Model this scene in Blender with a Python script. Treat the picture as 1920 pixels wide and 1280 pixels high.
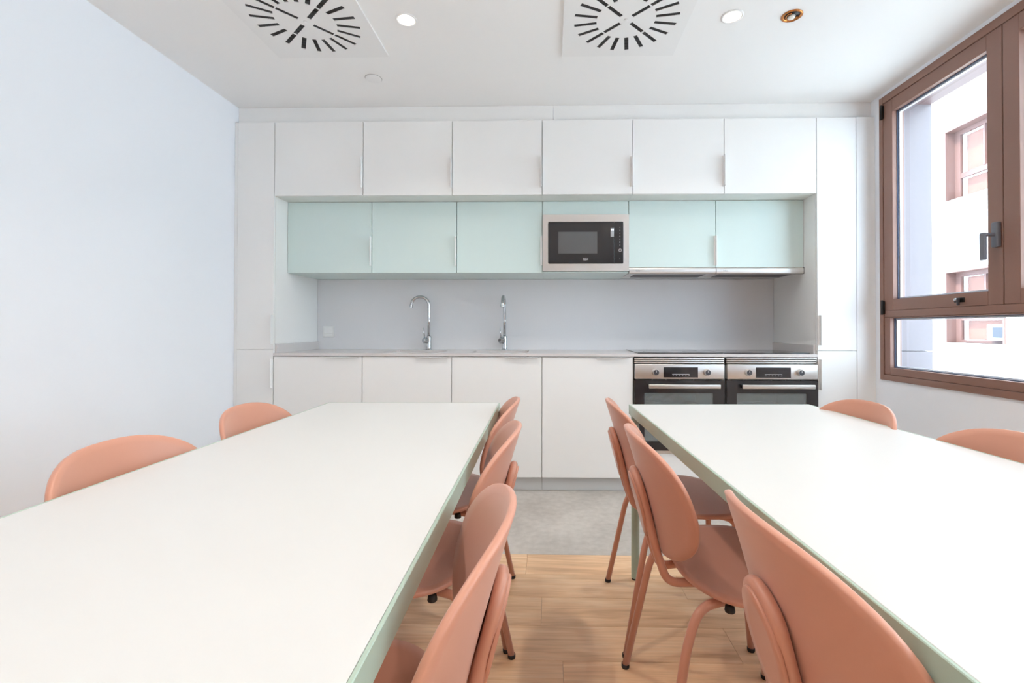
import bpy, bmesh, math, random
from mathutils import Vector, Matrix

for o in list(bpy.data.objects):
    bpy.data.objects.remove(o)
S = bpy.context.scene
COL = S.collection
random.seed(4)

# ------------------------------------------------------------------ camera
F_PX, PPX, PPY = 890.0, 1011.263, 608.179
YAW, PITCH, ROLL, CAM_H = -0.02227, 0.0091, 0.00119, 1.0806
cam_d = bpy.data.cameras.new('camera')
cam_d.sensor_width = 36.0
cam_d.lens = 36.0 * F_PX / 1920.0
cam_d.shift_x = -(PPX - 960.0) / 1920.0
cam_d.shift_y = (PPY - 640.0) / 1920.0
cam_d.clip_start = 0.02
cam = bpy.data.objects.new('camera', cam_d)
COL.objects.link(cam)
fw = Vector((math.sin(YAW), math.cos(YAW), 0)); rt = Vector((math.cos(YAW), -math.sin(YAW), 0)); up = Vector((0, 0, 1))
f2 = fw * math.cos(PITCH) + up * math.sin(PITCH); u2 = up * math.cos(PITCH) - fw * math.sin(PITCH)
r3 = rt * math.cos(ROLL) + u2 * math.sin(ROLL); u3 = u2 * math.cos(ROLL) - rt * math.sin(ROLL)
cam.matrix_world = Matrix(((r3.x, u3.x, -f2.x, 0), (r3.y, u3.y, -f2.y, 0), (r3.z, u3.z, -f2.z, CAM_H), (0, 0, 0, 1)))
S.camera = cam

# ------------------------------------------------------------------ world, sun, exposure
W = bpy.data.worlds.new('sky'); S.world = W; W.use_nodes = True
bg = W.node_tree.nodes['Background']
bg.inputs[0].default_value = (0.65, 0.815, 1.0, 1)
bg.inputs[1].default_value = 8.2
sun_d = bpy.data.lights.new('sun', 'SUN'); sun_d.energy = 8.0; sun_d.angle = 0.01; sun_d.color = (1.0, 0.97, 0.93)
sun = bpy.data.objects.new('sun', sun_d); COL.objects.link(sun)
sun.rotation_euler = Vector((0.62, 0.25, -0.74)).to_track_quat('-Z', 'Y').to_euler()
sun.location = (0, 0, 9)
LAMP_W = 40.0
S.view_settings.view_transform = 'Standard'
S.view_settings.look = 'None'
S.view_settings.gamma = 1.0
S.view_settings.use_curve_mapping = False
S.view_settings.exposure = 0.18
S.cycles.use_denoising = True
S.cycles.use_light_tree = False
S.cycles.max_bounces = 9
S.cycles.diffuse_bounces = 7
S.cycles.glossy_bounces = 4
S.cycles.adaptive_threshold = 0.05
S.cycles.sample_clamp_indirect = 8.0

# ------------------------------------------------------------------ dimensions (metres)
X0, YF, YM, YB = -1.8528, 3.143, 3.306, 3.7414      # kitchen run: left edge, fronts, recessed fronts, backsplash
XE = X0 + 3.6
ZT, ZB, ZMT, ZMB = 2.470, 1.972, 1.9705, 1.4717
ZWT, ZWB = 0.917, 0.898                             # worktop
ZK = 0.099                                          # plinth
CEIL = 2.585
XL, XR = -2.127, 2.126                              # side walls
YBACK, YREAR = 3.757, -4.2

# ------------------------------------------------------------------ materials
def nt(name):
    m = bpy.data.materials.new(name); m.use_nodes = True
    n = m.node_tree.nodes; l = m.node_tree.links
    return m, n, l, n['Principled BSDF']

def srgb(r, g, b):
    f = lambda c: ((c / 255.0) / 12.92) if c / 255.0 <= 0.04045 else (((c / 255.0) + 0.055) / 1.055) ** 2.4
    return (f(r), f(g), f(b), 1.0)

def plain(name, rgb, rough=0.5, metal=0.0, spec=0.5, noise=0.02, scale=60.0, bump=0.0, coat=0.0, sheen=0.0):
    m, n, l, p = nt(name)
    c = srgb(*rgb)
    tc = n.new('ShaderNodeTexCoord'); no = n.new('ShaderNodeTexNoise')
    no.inputs['Scale'].default_value = scale; no.inputs['Detail'].default_value = 0.0 if noise < 0.01 else 2.0
    l.new(tc.outputs['Object'], no.inputs['Vector'])
    mx = n.new('ShaderNodeMix'); mx.data_type = 'RGBA'
    mx.inputs[6].default_value = tuple(v * (1 - noise) for v in c[:3]) + (1,)
    mx.inputs[7].default_value = tuple(min(1, v * (1 + noise)) for v in c[:3]) + (1,)
    l.new(no.outputs['Fac'], mx.inputs[0])
    if noise < 0.008 and not bump: p.inputs['Base Color'].default_value = c
    else: l.new(mx.outputs[2], p.inputs['Base Color'])
    p.inputs['Roughness'].default_value = rough; p.inputs['Metallic'].default_value = metal
    p.inputs['Specular IOR Level'].default_value = spec
    p.inputs['Coat Weight'].default_value = coat
    p.inputs['Sheen Weight'].default_value = sheen; p.inputs['Sheen Roughness'].default_value = 0.45
    if bump:
        b = n.new('ShaderNodeBump'); b.inputs['Strength'].default_value = bump; b.inputs['Distance'].default_value = 0.001
        l.new(no.outputs['Fac'], b.inputs['Height']); l.new(b.outputs[0], p.inputs['Normal'])
    return m

def brushed(name, rgb, rough=0.3, axis=0):
    m, n, l, p = nt(name)
    tc = n.new('ShaderNodeTexCoord'); mp = n.new('ShaderNodeMapping'); no = n.new('ShaderNodeTexNoise')
    sc = [400.0] * 3; sc[axis] = 4.0
    mp.inputs['Scale'].default_value = sc
    l.new(tc.outputs['Object'], mp.inputs['Vector']); l.new(mp.outputs[0], no.inputs['Vector'])
    rp = n.new('ShaderNodeMapRange'); rp.inputs[3].default_value = rough - 0.06; rp.inputs[4].default_value = rough + 0.08
    l.new(no.outputs['Fac'], rp.inputs[0]); l.new(rp.outputs[0], p.inputs['Roughness'])
    p.inputs['Base Color'].default_value = srgb(*rgb); p.inputs['Metallic'].default_value = 1.0
    return m

def wood_mat(name):
    m, n, l, p = nt(name)
    tc = n.new('ShaderNodeTexCoord'); oi = n.new('ShaderNodeObjectInfo')
    off = n.new('ShaderNodeVectorMath'); off.operation = 'MULTIPLY_ADD'
    cmb = n.new('ShaderNodeCombineXYZ')
    for k in range(3): l.new(oi.outputs['Random'], cmb.inputs[k])
    off.inputs[1].default_value = (37.0, 19.0, 7.0)
    l.new(cmb.outputs[0], off.inputs[0]); l.new(tc.outputs['Object'], off.inputs[2])
    mp = n.new('ShaderNodeMapping'); mp.inputs['Scale'].default_value = (1.0, 9.0, 1.0)
    l.new(off.outputs[0], mp.inputs['Vector'])
    n1 = n.new('ShaderNodeTexNoise'); n1.inputs['Scale'].default_value = 2.2; n1.inputs['Detail'].default_value = 6.0; n1.inputs['Distortion'].default_value = 1.1
    l.new(mp.outputs[0], n1.inputs['Vector'])
    mp2 = n.new('ShaderNodeMapping'); mp2.inputs['Scale'].default_value = (3.0, 70.0, 3.0)
    l.new(off.outputs[0], mp2.inputs['Vector'])
    n2 = n.new('ShaderNodeTexNoise'); n2.inputs['Scale'].default_value = 2.0; n2.inputs['Detail'].default_value = 4.0
    l.new(mp2.outputs[0], n2.inputs['Vector'])
    cr = n.new('ShaderNodeValToRGB'); e = cr.color_ramp
    e.elements[0].position = 0.28; e.elements[0].color = srgb(202, 160, 122)
    e.elements[1].position = 0.72; e.elements[1].color = srgb(238, 206, 170)
    x = e.elements.new(0.48); x.color = srgb(224, 184, 144)
    l.new(n1.outputs['Fac'], cr.inputs[0])
    mx = n.new('ShaderNodeMix'); mx.data_type = 'RGBA'; mx.blend_type = 'MULTIPLY'; mx.inputs[0].default_value = 0.28
    cr2 = n.new('ShaderNodeValToRGB'); cr2.color_ramp.elements[0].position = 0.3; cr2.color_ramp.elements[0].color = (0.5, 0.46, 0.43, 1); cr2.color_ramp.elements[1].position = 0.6
    l.new(n2.outputs['Fac'], cr2.inputs[0])
    l.new(cr.outputs[0], mx.inputs[6]); l.new(cr2.outputs[0], mx.inputs[7])
    hv = n.new('ShaderNodeHueSaturation')
    rv = n.new('ShaderNodeMapRange'); rv.inputs[3].default_value = 0.88; rv.inputs[4].default_value = 1.10
    l.new(oi.outputs['Random'], rv.inputs[0]); l.new(rv.outputs[0], hv.inputs['Value'])
    l.new(mx.outputs[2], hv.inputs['Color']); l.new(hv.outputs[0], p.inputs['Base Color'])
    p.inputs['Roughness'].default_value = 0.38
    b = n.new('ShaderNodeBump'); b.inputs['Strength'].default_value = 0.15; b.inputs['Distance'].default_value = 0.001
    l.new(n2.outputs['Fac'], b.inputs['Height']); l.new(b.outputs[0], p.inputs['Normal'])
    return m

def stone_floor(name):
    m, n, l, p = nt(name)
    tc = n.new('ShaderNodeTexCoord')
    a = n.new('ShaderNodeTexNoise'); a.inputs['Scale'].default_value = 3.0; a.inputs['Detail'].default_value = 8.0
    c = n.new('ShaderNodeTexNoise'); c.inputs['Scale'].default_value = 26.0; c.inputs['Detail'].default_value = 5.0
    l.new(tc.outputs['Object'], a.inputs['Vector']); l.new(tc.outputs['Object'], c.inputs['Vector'])
    ad = n.new('ShaderNodeMix'); ad.inputs[0].default_value = 0.45
    l.new(a.outputs['Fac'], ad.inputs[2]); l.new(c.outputs['Fac'], ad.inputs[3])
    cr = n.new('ShaderNodeValToRGB'); e = cr.color_ramp
    e.elements[0].position = 0.36; e.elements[0].color = srgb(172, 164, 157)
    e.elements[1].position = 0.62; e.elements[1].color = srgb(196, 189, 182)
    l.new(ad.outputs[0], cr.inputs[0]); l.new(cr.outputs[0], p.inputs['Base Color'])
    p.inputs['Roughness'].default_value = 0.42
    return m

def glass_mat(name, tint=(0.93, 0.96, 0.97, 1), refl=1.0, rough=0.0, haze=None):
    m = bpy.data.materials.new(name); m.use_nodes = True
    n = m.node_tree.nodes; l = m.node_tree.links
    n.remove(n['Principled BSDF'])
    t = n.new('ShaderNodeBsdfTransparent'); t.inputs[0].default_value = tint
    g = n.new('ShaderNodeBsdfGlossy'); g.inputs['Roughness'].default_value = rough; g.inputs[0].default_value = (refl, refl, refl, 1)
    fr = n.new('ShaderNodeFresnel'); fr.inputs[0].default_value = 1.45
    mx = n.new('ShaderNodeMixShader')
    ge = n.new('ShaderNodeNewGeometry'); inv = n.new('ShaderNodeMath'); inv.operation = 'SUBTRACT'; inv.inputs[0].default_value = 1.0
    mu = n.new('ShaderNodeMath'); mu.operation = 'MULTIPLY'      # reflect only where the ray enters the pane
    l.new(ge.outputs['Backfacing'], inv.inputs[1]); l.new(inv.outputs[0], mu.inputs[0]); l.new(fr.outputs[0], mu.inputs[1])
    l.new(mu.outputs[0], mx.inputs[0]); l.new(t.outputs[0], mx.inputs[1]); l.new(g.outputs[0], mx.inputs[2])
    out = mx.outputs[0]
    if haze:                                          # grey diffuse painting in reflections and a lit interior
        df = n.new('ShaderNodeBsdfDiffuse'); df.inputs[0].default_value = srgb(*haze[0])
        m2 = n.new('ShaderNodeMixShader'); m2.inputs[0].default_value = haze[1]
        l.new(out, m2.inputs[1]); l.new(df.outputs[0], m2.inputs[2]); out = m2.outputs[0]
    l.new(out, n['Material Output'].inputs[0])
    return m

def emit(name, rgb, strength):
    m, n, l, p = nt(name)
    p.inputs['Base Color'].default_value = srgb(*rgb)
    m.cycles.emission_sampling = 'NONE'
    p.inputs['Emission Color'].default_value = srgb(*rgb); p.inputs['Emission Strength'].default_value = strength
    return m

M = {}
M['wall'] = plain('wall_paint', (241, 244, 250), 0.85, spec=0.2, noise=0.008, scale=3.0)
M['ceiling'] = plain('ceiling_paint', (243, 243, 243), 0.9, spec=0.15, noise=0.008, scale=3.0)
M['white'] = plain('white_melamine', (241, 241, 240), 0.33, spec=0.4, noise=0.004)
M['handle'] = plain('white_lacquered_metal', (240, 240, 240), 0.3, noise=0.004)
M['mint'] = plain('mint_laminate', (213, 230, 228), 0.30, spec=0.45, noise=0.006)
M['carcass'] = plain('white_carcass_board', (226, 230, 227), 0.5, noise=0.006)
M['worktop'] = plain('pale_grey_quartz', (214, 209, 208), 0.25, noise=0.02, scale=260.0)
M['splash'] = plain('grey_backsplash_quartz', (228, 228, 231), 0.24, noise=0.015, scale=260.0)
M['plinth'] = plain('pale_grey_plinth', (214, 216, 217), 0.4, noise=0.006)
M['edge_shade'] = plain('painted_edge_shade', (120, 120, 118), 0.8)
M['steel'] = brushed('brushed_steel', (220, 217, 214), 0.33, 0)
M['chrome'] = plain('chrome', (205, 207, 210), 0.06, metal=1.0, noise=0.0)
M['black_glass'] = plain('black_glass', (46, 45, 48), 0.07, noise=0.0, spec=0.6)
M['mw_glass'] = plain('microwave_black_glass', (44, 44, 47), 0.08, noise=0.0)
M['mw_window'] = plain('microwave_grey_window', (98, 98, 99), 0.25, noise=0.03, scale=400.0)
M['black'] = plain('black_plastic', (22, 22, 23), 0.45)
M['dark'] = plain('dark_grey_plastic', (62, 62, 68), 0.4)
M['grey_handle'] = plain('grey_window_hardware', (112, 113, 122), 0.4)
M['enamel'] = plain('oven_enamel', (172, 174, 176), 0.3, noise=0.05)
M['marks'] = plain('white_print', (205, 206, 210), 0.5)
M['greymarks'] = plain('grey_print', (120, 120, 125), 0.5)
M['led'] = emit('display_digits', (215, 225, 255), 1.2)
M['chair'] = plain('terracotta_polypropylene', (197, 138, 115), 0.40, spec=0.6, sheen=0.22, noise=0.012, scale=300.0, bump=0.03)
M['chair_metal'] = plain('terracotta_lacquered_steel', (196, 138, 115), 0.36, spec=0.55, sheen=0.15, noise=0.008)
M['rubber'] = plain('black_rubber', (24, 20, 19), 0.6)
M['table_top'] = plain('white_table_laminate', (209, 208, 206), 0.36, spec=0.35, noise=0.004)
M['sage'] = plain('sage_green_lacquer', (164, 182, 168), 0.35, noise=0.008)
M['frame'] = plain('brown_aluminium', (140, 105, 92), 0.42, spec=0.45, noise=0.012, scale=200.0)
M['bead'] = plain('pale_glazing_spacer', (222, 226, 235), 0.3, metal=0.2)
M['gasket'] = plain('dark_blue_gasket', (64, 74, 98), 0.5)
M['glass'] = glass_mat('window_glass')
M['oven_glass'] = glass_mat('oven_glass_reflection_haze', (0.80, 0.83, 0.83, 1), 1.0, haze=((172, 178, 178), 0.34))
M['jamb'] = plain('lavender_metal_reveal', (124, 115, 119), 0.45, noise=0.006)
M['soffit'] = plain('pink_grey_reveal_soffit', (122, 98, 99), 0.5, noise=0.006)
M['facade'] = plain('white_render_facade', (240, 236, 228), 0.9, noise=0.012, scale=8.0, bump=0.1)
M['facade_frame'] = plain('brown_facade_window_frame', (116, 86, 78), 0.5, noise=0.01)
M['curtain'] = plain('orange_curtain', (156, 92, 68), 0.9, noise=0.08, scale=12.0)
M['facade_glass'] = plain('facade_pane', (150, 170, 165), 0.08)
M['ground'] = plain('pale_paving', (196, 192, 186), 0.9, noise=0.03, scale=3.0)
M['copper'] = plain('copper_ring', (196, 128, 72), 0.25, metal=1.0, noise=0.03)
M['lamp'] = emit('downlight_diffuser', (255, 241, 224), 9.0)
M['bulb'] = plain('unlit_lamp_glass', (236, 234, 226), 0.2)
M['vent'] = plain('white_vent_plate', (238, 238, 238), 0.5, noise=0.004)
M['slot'] = plain('black_vent_slot', (34, 34, 35), 0.5, noise=0.15, scale=150.0)
M['wood'] = wood_mat('oak_plank')
M['stone'] = stone_floor('grey_vinyl_floor')
M['bag'] = glass_mat('crinkled_plastic_film', (0.9, 0.92, 0.92, 1), 1.0, 0.08)

# ------------------------------------------------------------------ mesh helpers
def new_bm(): return bmesh.new()

def bevel_all(bm, w, seg=2):
    if w > 0:
        bmesh.ops.bevel(bm, geom=list(bm.edges), offset=w, segments=seg, profile=0.5, affect='EDGES', clamp_overlap=True)

def box(x0, x1, y0, y1, z0, z1, bev=0.0, seg=2, bm=None):
    b = new_bm()
    bmesh.ops.create_cube(b, size=1.0)
    for v in b.verts:
        v.co = Vector((x0 + (v.co.x + .5) * (x1 - x0), y0 + (v.co.y + .5) * (y1 - y0), z0 + (v.co.z + .5) * (z1 - z0)))
    bevel_all(b, bev, seg)
    if bm is None: return b
    merge(bm, b); return bm

def merge(dst, src, mat=None):
    me = bpy.data.meshes.new('tmp'); src.to_mesh(me); src.free()
    if mat is not None: me.transform(mat)
    dst.from_mesh(me); bpy.data.meshes.remove(me)

def frames_along(pts):
    """parallel transported frames along a polyline"""
    T = []
    n = len(pts)
    for i in range(n):
        a = pts[max(0, i - 1)]; b = pts[min(n - 1, i + 1)]
        T.append((b - a).normalized())
    ref = Vector((0, 0, 1)) if abs(T[0].z) < 0.9 else Vector((1, 0, 0))
    N = [(ref - T[0] * ref.dot(T[0])).normalized()]
    for i in range(1, n):
        v = N[-1] - T[i] * N[-1].dot(T[i])
        N.append(v.normalized())
    return T, N

def tube(pts, r, sides=12, bm=None, cap=True):
    pts = [Vector(p) for p in pts]
    b = bm if bm is not None else new_bm()
    T, N = frames_along(pts)
    rings = []
    for i, p in enumerate(pts):
        rad = r[i] if isinstance(r, (list, tuple)) else r
        bi = T[i].cross(N[i])
        rings.append([b.verts.new(p + (N[i] * math.cos(2 * math.pi * k / sides) + bi * math.sin(2 * math.pi * k / sides)) * rad) for k in range(sides)])
    for a, c in zip(rings, rings[1:]):
        for k in range(sides):
            f = b.faces.new((a[k], a[(k + 1) % sides], c[(k + 1) % sides], c[k])); f.smooth = True
    if cap:
        b.faces.new(rings[0][::-1]); b.faces.new(rings[-1])
    return b

def spline(ctrl, per=8):
    c = [Vector(p) for p in ctrl]
    c = [c[0] * 2 - c[1]] + c + [c[-1] * 2 - c[-2]]
    out = []
    for i in range(1, len(c) - 2):
        for k in range(per):
            t = k / per
            p0, p1, p2, p3 = c[i - 1], c[i], c[i + 1], c[i + 2]
            out.append(0.5 * ((2 * p1) + (p2 - p0) * t + (2 * p0 - 5 * p1 + 4 * p2 - p3) * t * t + (3 * p1 - p0 - 3 * p2 + p3) * t ** 3))
    out.append(c[-2])
    return out

def fillet(ctrl, rad, per=6):
    """polyline with rounded corners"""
    c = [Vector(p) for p in ctrl]; out = [c[0]]
    for i in range(1, len(c) - 1):
        a = (c[i - 1] - c[i]); b = (c[i + 1] - c[i])
        ra = min(rad, a.length * .48, b.length * .48)
        p, q = c[i] + a.normalized() * ra, c[i] + b.normalized() * ra
        for k in range(per + 1):
            t = k / per
            out.append(p * (1 - t) ** 2 + c[i] * 2 * t * (1 - t) + q * t * t)
    out.append(c[-1])
    return out

def lathe(prof, center=(0, 0, 0), axis='Z', seg=32, bm=None):
    """prof: list of (radius, height)"""
    b = bm if bm is not None else new_bm()
    cx = Vector(center)
    def pt(r, h, a):
        x, y = r * math.cos(a), r * math.sin(a)
        v = {'Z': (x, y, h), 'Y': (x, h, y), 'X': (h, x, y)}[axis]
        return cx + Vector(v)
    rings = []
    for r, h in prof:
        if r < 1e-6: rings.append([b.verts.new(pt(0, h, 0))])
        else: rings.append([b.verts.new(pt(r, h, 2 * math.pi * k / seg)) for k in range(seg)])
    for a, c in zip(rings, rings[1:]):
        for k in range(seg):
            k2 = (k + 1) % seg
            if len(a) == 1 and len(c) == 1: continue
            if len(a) == 1: f = b.faces.new((a[0], c[k2], c[k]))
            elif len(c) == 1: f = b.faces.new((a[k], a[k2], c[0]))
            else: f = b.faces.new((a[k], a[k2], c[k2], c[k]))
            f.smooth = True
    bmesh.ops.recalc_face_normals(b, faces=list(b.faces))
    return b

def plate_with_holes(outer, holes, z0, z1):
    """outer/holes: lists of (x,y) loops -> slab between z0 and z1"""
    b = new_bm(); edges = []
    for loop in [outer] + holes:
        vs = [b.verts.new((p[0], p[1], z0)) for p in loop]
        for i in range(len(vs)): edges.append(b.edges.new((vs[i], vs[(i + 1) % len(vs)])))
    r = bmesh.ops.triangle_fill(b, use_beauty=True, use_dissolve=False, edges=edges)
    faces = [g for g in r['geom'] if isinstance(g, bmesh.types.BMFace)]
    ex = bmesh.ops.extrude_face_region(b, geom=faces)
    for v in ex['geom']:
        if isinstance(v, bmesh.types.BMVert): v.co.z = z1
    bmesh.ops.recalc_face_normals(b, faces=list(b.faces))
    return b

def rrect(x0, x1, y0, y1, r, n=5):
    out = []
    for cx, cy, a0 in ((x1 - r, y1 - r, 0), (x0 + r, y1 - r, 90), (x0 + r, y0 + r, 180), (x1 - r, y0 + r, 270)):
        for k in range(n + 1):
            a = math.radians(a0 + 90 * k / n); out.append((cx + r * math.cos(a), cy + r * math.sin(a)))
    return out

ROOT = {}
def link(name, bm, mat, parent=None, local=False, smooth_angle=None):
    """link a bmesh (world coordinates unless local) as one mesh object"""
    off = ROOT.get(parent.name, Vector((0, 0, 0))) if (parent is not None and not local) else Vector((0, 0, 0))
    me = bpy.data.meshes.new(name)
    if off.length: bmesh.ops.translate(bm, verts=list(bm.verts), vec=-off)
    bm.to_mesh(me); bm.free()
    me.materials.append(M[mat])
    o = bpy.data.objects.new(name, me); COL.objects.link(o)
    if parent is not None:
        o.parent = parent; ROOT[o.name] = off
    if smooth_angle:
        for p in me.polygons: p.use_smooth = True
        me.set_sharp_from_angle(angle=math.radians(smooth_angle))
    return o

def tag(o, label, cat, group=None):
    o['label'] = label; o['category'] = cat
    if group: o['group'] = group
    return o

def thing(name, label, cat, loc=(0, 0, 0), group=None, rz=0.0):
    o = bpy.data.objects.new(name, None); COL.objects.link(o)
    o.empty_display_size = 0.05
    o.location = loc; o.rotation_euler = (0, 0, rz)
    ROOT[o.name] = Vector(loc)
    return tag(o, label, cat, group)

def struct(name, bm, mat, parent=None, label=None, smooth_angle=None):
    o = link(name, bm, mat, parent, smooth_angle=smooth_angle)
    o['kind'] = 'structure'
    if label: o['label'] = label
    return o

def text_bm(body, size, loc, rot):
    c = bpy.data.curves.new('t', 'FONT'); c.body = body; c.size = size; c.align_x = 'CENTER'; c.align_y = 'CENTER'; c.extrude = 0.0003
    o = bpy.data.objects.new('t', c); COL.objects.link(o)
    dg = bpy.context.evaluated_depsgraph_get(); dg.update()
    me = bpy.data.meshes.new_from_object(o.evaluated_get(dg))
    b = new_bm(); b.from_mesh(me)
    bmesh.ops.transform(b, matrix=Matrix.Translation(loc) @ rot, verts=list(b.verts))
    bpy.data.objects.remove(o); bpy.data.curves.remove(c); bpy.data.meshes.remove(me)
    return b
FACE_CAM = Matrix.Rotation(math.pi / 2, 4, 'X')     # text standing in XZ, read from -Y

# ================================================================== STRUCTURE
WOOD_Y = 2.285
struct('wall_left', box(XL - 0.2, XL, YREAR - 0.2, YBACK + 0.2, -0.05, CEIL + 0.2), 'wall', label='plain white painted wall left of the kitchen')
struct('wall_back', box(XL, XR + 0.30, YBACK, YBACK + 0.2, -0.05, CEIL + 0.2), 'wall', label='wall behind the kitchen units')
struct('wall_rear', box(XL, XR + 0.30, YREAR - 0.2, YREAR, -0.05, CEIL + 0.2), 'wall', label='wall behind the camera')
struct('ceiling', box(XL, XR + 0.30, YREAR, YBACK, CEIL, CEIL + 0.2), 'ceiling', label='plain white ceiling')
struct('floor', box(XL, XR, WOOD_Y, YBACK, -0.04, 0.0), 'stone', label='grey vinyl floor strip in front of the kitchen units')
struct('floor_base', box(XL, XR, YREAR, WOOD_Y, -0.05, -0.012), 'dark', label='subfloor under the oak planks')

# planks
wf = bpy.data.objects.new('floor_planks', None); COL.objects.link(wf); wf['kind'] = 'structure'; wf['label'] = 'oak plank floor under the tables'
PW, PL = 0.182, 1.24
row = 0; y = WOOD_Y
cache = {}
while y > YREAR + 0.005:
    y1 = max(YREAR, y - PW)
    x = XL - (0.37 + (row * 0.47) % 1.0) * PL
    while x < XR - 0.002:
        a, b_ = max(XL, x), min(XR, x + PL)
        if b_ - a > 0.02:
            key = (round(b_ - a, 3), round(y - y1, 3))
            if key not in cache:
                bm = box(-(b_ - a) / 2 + .0004, (b_ - a) / 2 - .0004, -(y - y1) / 2 + .0004, (y - y1) / 2 - .0004, -0.012, 0, 0.0008, 1)
                me = bpy.data.meshes.new('plank'); bm.to_mesh(me); bm.free(); me.materials.append(M['wood']); cache[key] = me
            o = bpy.data.objects.new('plank', cache[key]); COL.objects.link(o)
            o.location = ((a + b_) / 2, (y + y1) / 2, 0.0); o.parent = wf
        x += PL
    y = y1; row += 1

# window openings in the right wall: (y0, y1, z0, z1); second and third are unseen, added for more even daylight
WIN = [(1.49, 3.09, 0.761, 2.557), (-0.55, 1.05, 0.761, 2.557), (-2.59, -0.99, 0.761, 2.557)]
WT = 0.275
wr = new_bm()
box(XR, XR + WT, YREAR - 0.2, YBACK + 0.2, -0.05, WIN[0][2], bm=wr)
box(XR, XR + WT, YREAR - 0.2, YBACK + 0.2, WIN[0][3], CEIL + 0.2, bm=wr)
for a, b_ in ((YREAR - 0.2, WIN[2][0]), (WIN[2][1], WIN[1][0]), (WIN[1][1], WIN[0][0]), (WIN[0][1], YBACK + 0.2)):
    box(XR, XR + WT, a, b_, WIN[0][2], WIN[0][3], bm=wr)
struct('wall_right', wr, 'wall', label='white wall with the brown framed window')

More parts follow.
